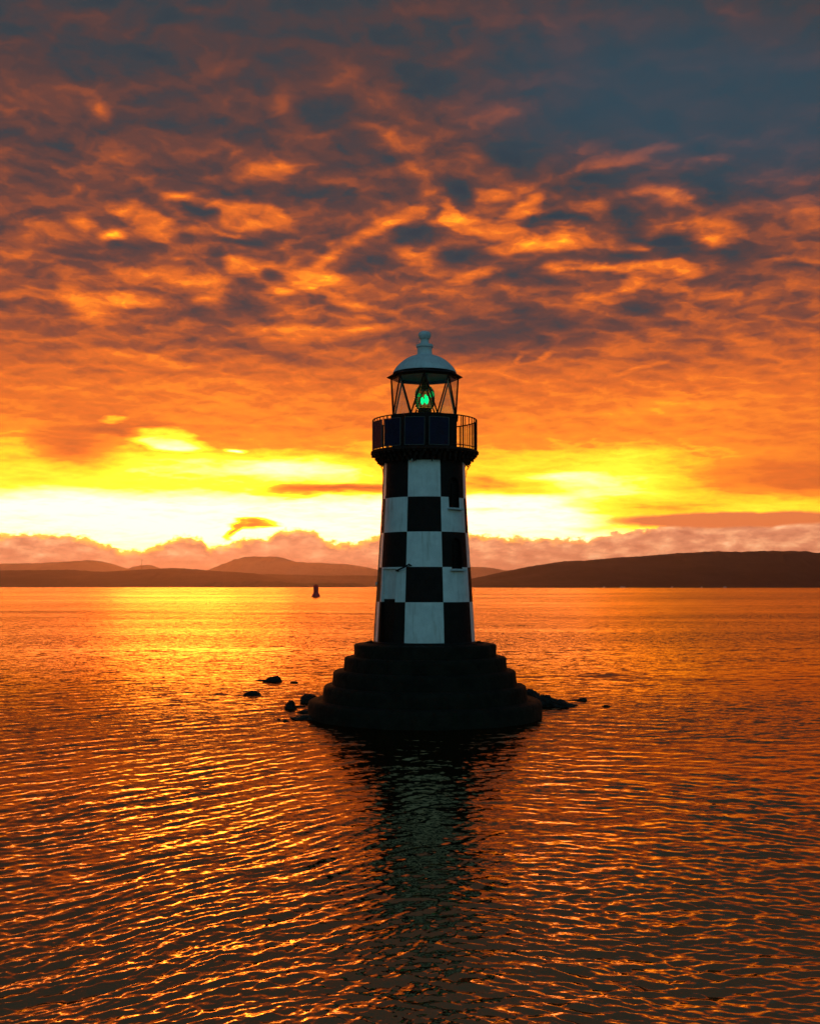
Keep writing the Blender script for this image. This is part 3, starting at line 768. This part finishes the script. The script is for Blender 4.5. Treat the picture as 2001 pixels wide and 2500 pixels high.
# solar panels hung outside the rail
for a in (-62.5, -37.0, -11.3, 14.3):
    w, h = .745, Z(1036.5) - Z(1102.5)
    M = rotz(a) @ Matrix.Translation((0, -RR - .02, ZD + .03 + h / 2)) @ Matrix.Rotation(R(rnd.uniform(-1, 1)), 4, 'Y')
    bm = bmesh.new(); box(bm, (0, 0, 0), (w - .05, .025, h - .05)); bmesh.ops.transform(bm, matrix=M, verts=bm.verts)
    sp = from_bm('solar_panel', bm, M_cell, LH)
    bm = bmesh.new()
    for sx in (-1, 1): box(bm, (sx * (w / 2 - .0085), -.004, 0), (.017, .045, h))
    for sz in (-1, 1): box(bm, (0, -.004, sz * (h / 2 - .0085)), (w - .035, .044, .017))
    bmesh.ops.transform(bm, matrix=M, verts=bm.verts)
    from_bm('panel_frame', bm, M_alu, sp)
# lantern room
OCT = -91.5                                   # angle of one upper node
ZB = Z(1019); ZT = Z(924)
bm = bmesh.new(); lathe(bm, [(Rm(85), ZD - .02), (Rm(85), ZB - .10), (Rm(88.5), ZB - .09), (Rm(88.5), ZB), (Rm(78), ZB + .005)], 8, a0=R(OCT + 22.5))
from_bm('lantern_wall', bm, M_iron, LH)
bm = bmesh.new(); lathe(bm, [(Rm(79), ZT - .02), (Rm(84.5), ZT - .02), (Rm(84.5), ZT + .09), (Rm(79), ZT + .09), (Rm(79), ZT - .02)], 8, a0=R(OCT), caps=False)
from_bm('lantern_ring', bm, M_iron, LH)
RL = Rm(82.5)
up = [pol(RL, OCT + 45 * k, ZT) for k in range(8)]; lo = [pol(RL, OCT + 22.5 + 45 * k, ZB) for k in range(8)]
for k in range(8):
    for a, b in ((up[k], lo[k]), (lo[k], up[(k + 1) % 8])):
        bm = bmesh.new(); tube(bm, [a, b], .031, 8); from_bm('glazing_bar', bm, M_rust, LH)
    for tri in ((up[k], lo[k], up[(k + 1) % 8]), (lo[k], up[(k + 1) % 8], lo[(k + 1) % 8])):
        bm = bmesh.new(); c = (tri[0] + tri[1] + tri[2]) / 3; nrm = (tri[1] - tri[0]).cross(tri[2] - tri[0]).normalized() * .004
        v = [bm.verts.new(c + (q - c) * .97 + nrm) for q in tri]; v2 = [bm.verts.new(c + (q - c) * .97 - nrm) for q in tri]
        bm.faces.new(v); bm.faces.new(v2[::-1])
        for i in range(3): bm.faces.new((v[i], v[(i + 1) % 3], v2[(i + 1) % 3], v2[i]))
        from_bm('pane', bm, M_pane, LH)
# roof
bm = bmesh.new(); lathe(bm, [(Rm(78), ZT + .091), (Rm(93), Z(922.5)), (Rm(94), Z(921)), (Rm(77), Z(911.5)), (Rm(60), Z(910))], 8, a0=R(OCT), caps=False)
from_bm('eave', bm, M_iron, LH)
bm = bmesh.new()
dome = [(78.5, 912), (76.5, 906), (71, 898), (63, 889.5), (54, 882), (45, 876.2), (36, 872), (27, 869), (20.5, 867), (18.6, 864.5), (18.3, 856), (18.6, 850)]
lathe(bm, [(Rm(a), Z(b)) for a, b in dome], 64, caps=False)
D = from_bm('dome', bm, M_dome, LH, smooth=True, angle=50)
bm = bmesh.new(); lathe(bm, [(Rm(a), Z(b)) for a, b in [(18.6, 850), (21.5, 848), (21.8, 845), (21, 842), (16, 840.5), (11.5, 839), (10.4, 836), (10.4, 829.5), (11.6, 828), (11, 826.5)]], 40)
from_bm('vent', bm, M_dome, LH, smooth=True, angle=40)
bm = bmesh.new(); lathe(bm, [(Rm(a), Z(b)) for a, b in [(10.5, 827), (14.2, 826.5), (14.4, 824), (15.9, 822), (16.1, 818), (15.2, 814), (12.6, 811), (8, 809), (3, 808.3), (.2, 808.2)]], 40)
from_bm('finial', bm, M_dome, LH, smooth=True, angle=40)
bm = bmesh.new(); lathe(bm, [(Rm(78), ZT + .10), (Rm(50), ZT + .14), (Rm(9), ZT + .16)], 8, a0=R(OCT), caps=False)
from_bm('ceiling', bm, M_dome, LH)
# lamp
bm = bmesh.new(); tube(bm, [(0, 0, ZT + .15), (0, 0, Z(953))], .085, 12, .15); from_bm('flue', bm, M_rust, LH, smooth=True, angle=40)
lamp = bpy.data.objects.new('lamp', None); C.objects.link(lamp); lamp.parent = LH
LZ = lambda v: Z(790 + v / 5.394)
bm = bmesh.new(); pr = []
for i, v in enumerate(np.linspace(1165, 815, 29)):
    u = (v - 990) / 175; rr = 25.8 * (1 - .55 * abs(u) ** 3.2) - (.9 if i % 2 else 0)
    pr.append((Rm(rr), LZ(v)))
lathe(bm, pr, 40, caps=False); from_bm('lens', bm, M_lens, lamp, smooth=True, angle=10)
bm = bmesh.new(); lathe(bm, [(Rm(14), ZB), (Rm(14), LZ(1165)), (Rm(17), LZ(1165)), (Rm(17), LZ(1120)), (Rm(9), LZ(1115))], 24)
from_bm('pedestal', bm, M_iron, lamp)
def glow(px, py, w, h, y, mat, name='lamp_tube'):
    x = (px - 847) / 5.394 / PXM; z = LZ(py)
    bm = bmesh.new(); bmesh.ops.create_icosphere(bm, subdivisions=2, radius=1)
    for v in bm.verts: v.co = Vector((v.co.x * w / 5.394 / PXM, v.co.y * .05, v.co.z * h / 5.394 / PXM)) * (1 + .25 * fb(v.co.x * 2 + px, v.co.y * 2, v.co.z * 2))
    bmesh.ops.translate(bm, verts=bm.verts, vec=(x, y, z)); from_bm(name, bm, mat, lamp, smooth=True)
glow(816, 1022, 24, 52, -.1, M_green); glow(870, 1012, 29, 58, -.1, M_green); glow(858, 962, 18, 26, -.12, M_green)
glow(770, 940, 36, 24, .02, M_green2, 'lamp_glow'); glow(945, 930, 34, 42, .05, M_green2, 'lamp_glow')  # diffuse green glow inside the lens, put in as dim emissive blobs
for s in (795, 842, 890):
    bm = bmesh.new(); tube(bm, [((s - 847) / 5.394 / PXM, -.05, LZ(1120)), ((s - 847) / 5.394 / PXM, -.02, LZ(870))], .012, 6); from_bm('lamp_rod', bm, M_iron, lamp)

# ------------------------------------------------------------------ rocks and weed
def rock(px, py, wpx, hpx, label, dpx=None, seed=0.0, spiky=.25, mat=None, name='rock', cat='rock', tilt=0.0, depthm=None, group=None):
    """rock whose foot meets the water at (px, py)"""
    p = on_water(px, py); k = FPX / p.y
    w = wpx / k; h = hpx / k; d = depthm or w * .6
    bm = bmesh.new(); bmesh.ops.create_icosphere(bm, subdivisions=4, radius=1)
    for v in bm.verts:
        n = v.co.normalized()
        f = 1 + spiky * fb(n.x * 1.3 + seed, n.y * 1.3, n.z * 1.3 + seed) + spiky * .75 * fb(n.x * 4 + seed, n.y * 5, n.z * 5)
        v.co = Vector((n.x * w / 2 * f, n.y * d / 2 * f, n.z * h * f * (1.0 if n.z > 0 else .6) + tilt * n.x * h))
    o = from_bm(name, bm, mat or M_rock, smooth=True, angle=28, loc=(p.x, p.y + d * .25, 0))
    put(o, label=label, category=cat)
    if group: o['group'] = group
    return o
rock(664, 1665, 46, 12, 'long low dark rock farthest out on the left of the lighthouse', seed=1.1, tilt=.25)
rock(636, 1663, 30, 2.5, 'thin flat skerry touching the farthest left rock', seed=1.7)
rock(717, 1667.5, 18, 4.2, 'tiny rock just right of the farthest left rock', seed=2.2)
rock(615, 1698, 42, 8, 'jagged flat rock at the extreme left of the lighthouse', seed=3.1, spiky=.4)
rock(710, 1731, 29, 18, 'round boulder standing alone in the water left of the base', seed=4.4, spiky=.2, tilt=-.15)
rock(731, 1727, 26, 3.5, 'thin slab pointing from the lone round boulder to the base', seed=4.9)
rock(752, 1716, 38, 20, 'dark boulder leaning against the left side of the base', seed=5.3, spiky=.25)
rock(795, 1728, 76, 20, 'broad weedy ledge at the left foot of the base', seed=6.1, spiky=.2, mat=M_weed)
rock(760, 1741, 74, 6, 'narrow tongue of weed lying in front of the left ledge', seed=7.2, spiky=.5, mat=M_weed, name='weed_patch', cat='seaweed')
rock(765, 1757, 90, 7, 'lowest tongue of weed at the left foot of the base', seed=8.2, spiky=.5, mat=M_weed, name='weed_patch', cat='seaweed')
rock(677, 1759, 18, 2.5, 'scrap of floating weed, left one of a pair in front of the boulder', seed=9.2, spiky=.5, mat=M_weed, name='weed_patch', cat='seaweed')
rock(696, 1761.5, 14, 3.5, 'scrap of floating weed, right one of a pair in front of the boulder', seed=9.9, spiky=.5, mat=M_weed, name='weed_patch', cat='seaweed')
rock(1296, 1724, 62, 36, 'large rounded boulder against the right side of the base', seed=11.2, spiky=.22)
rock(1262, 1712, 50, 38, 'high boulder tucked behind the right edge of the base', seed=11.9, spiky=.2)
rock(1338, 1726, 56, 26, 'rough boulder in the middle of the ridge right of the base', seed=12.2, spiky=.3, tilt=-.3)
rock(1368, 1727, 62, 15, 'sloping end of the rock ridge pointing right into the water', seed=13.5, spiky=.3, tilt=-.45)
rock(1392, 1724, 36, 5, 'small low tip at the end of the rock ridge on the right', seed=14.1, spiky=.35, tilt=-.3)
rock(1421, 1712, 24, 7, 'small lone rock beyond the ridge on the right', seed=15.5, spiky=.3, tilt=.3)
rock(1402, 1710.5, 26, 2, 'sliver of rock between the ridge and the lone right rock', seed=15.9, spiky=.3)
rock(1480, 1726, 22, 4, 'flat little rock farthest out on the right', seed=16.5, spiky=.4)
# tufts growing at the foot of the tower
def tuft(px, w, h, lab, seed):
    z = Z(1571); x = (px - 1036.7) / PXM; bm = bmesh.new(); g = random.Random(seed)
    for i in range(60):
        a = g.uniform(0, 2 * PI); q = g.uniform(0, w); b = Vector((q * math.cos(a), q * math.sin(a) * .7, 0)); hh = h * (1 - q / w * .6) * g.uniform(.6, 1.2)
        t = b + Vector((g.uniform(-.05, .05), g.uniform(-.05, .05), hh)); u = Vector((g.uniform(-1, 1), g.uniform(-1, 1), 0)).normalized() * .025
        bm.faces.new([bm.verts.new(b - u), bm.verts.new(b + u), bm.verts.new(t + u * .5), bm.verts.new(t - u * .5)])
    o = from_bm('grass_tuft', bm, M_weed, loc=(TX + x, TD, z)); put(o, label=lab, category='plant')
tuft(905, .17, .13, 'small dark tuft at the left foot of the tower', 3)
tuft(1168, .15, .10, 'small dark tuft at the right foot of the tower', 4)

# ------------------------------------------------------------------ buoy
p = on_water(771, 1457)
BU = empty('buoy', (p.x, p.y, 0), 'dark red can buoy floating beyond the lighthouse at the left', 'buoy')
k = p.y / FPX
bm = bmesh.new(); lathe(bm, [(8.5 * k, -1.2), (10.6 * k, -.1), (10.2 * k, 2.2 * k), (9.0 * k, 6.2 * k), (8.2 * k, 6.8 * k)], 32); from_bm('hull', bm, M_red, BU, smooth=True, angle=30)
bm = bmesh.new(); lathe(bm, [(7.6 * k, 6.8 * k), (7.2 * k, 8.4 * k), (5.2 * k, 9.0 * k), (5.0 * k, 10 * k)], 24); from_bm('deck', bm, M_red, BU)
bm = bmesh.new(); lathe(bm, [(6.0 * k, 9.5 * k), (6.2 * k, 24 * k), (6.1 * k, 27.2 * k), (5.0 * k, 28.4 * k)], 24); from_bm('body', bm, M_red, BU, smooth=True, angle=30)
bm = bmesh.new(); tube(bm, [(0, 0, 28 * k), (0, 0, 30 * k)], 1.2 * k, 8); from_bm('lantern', bm, M_iron, BU)
bm = bmesh.new(); ring_tube(bm, 7.0 * k, 9.8 * k, .10, 24)
for a in range(0, 360, 45): tube(bm, [pol(7.0 * k, a, 8 * k), pol(7.0 * k, a, 9.8 * k)], .07, 5)
from_bm('guard_rail', bm, M_red, BU)
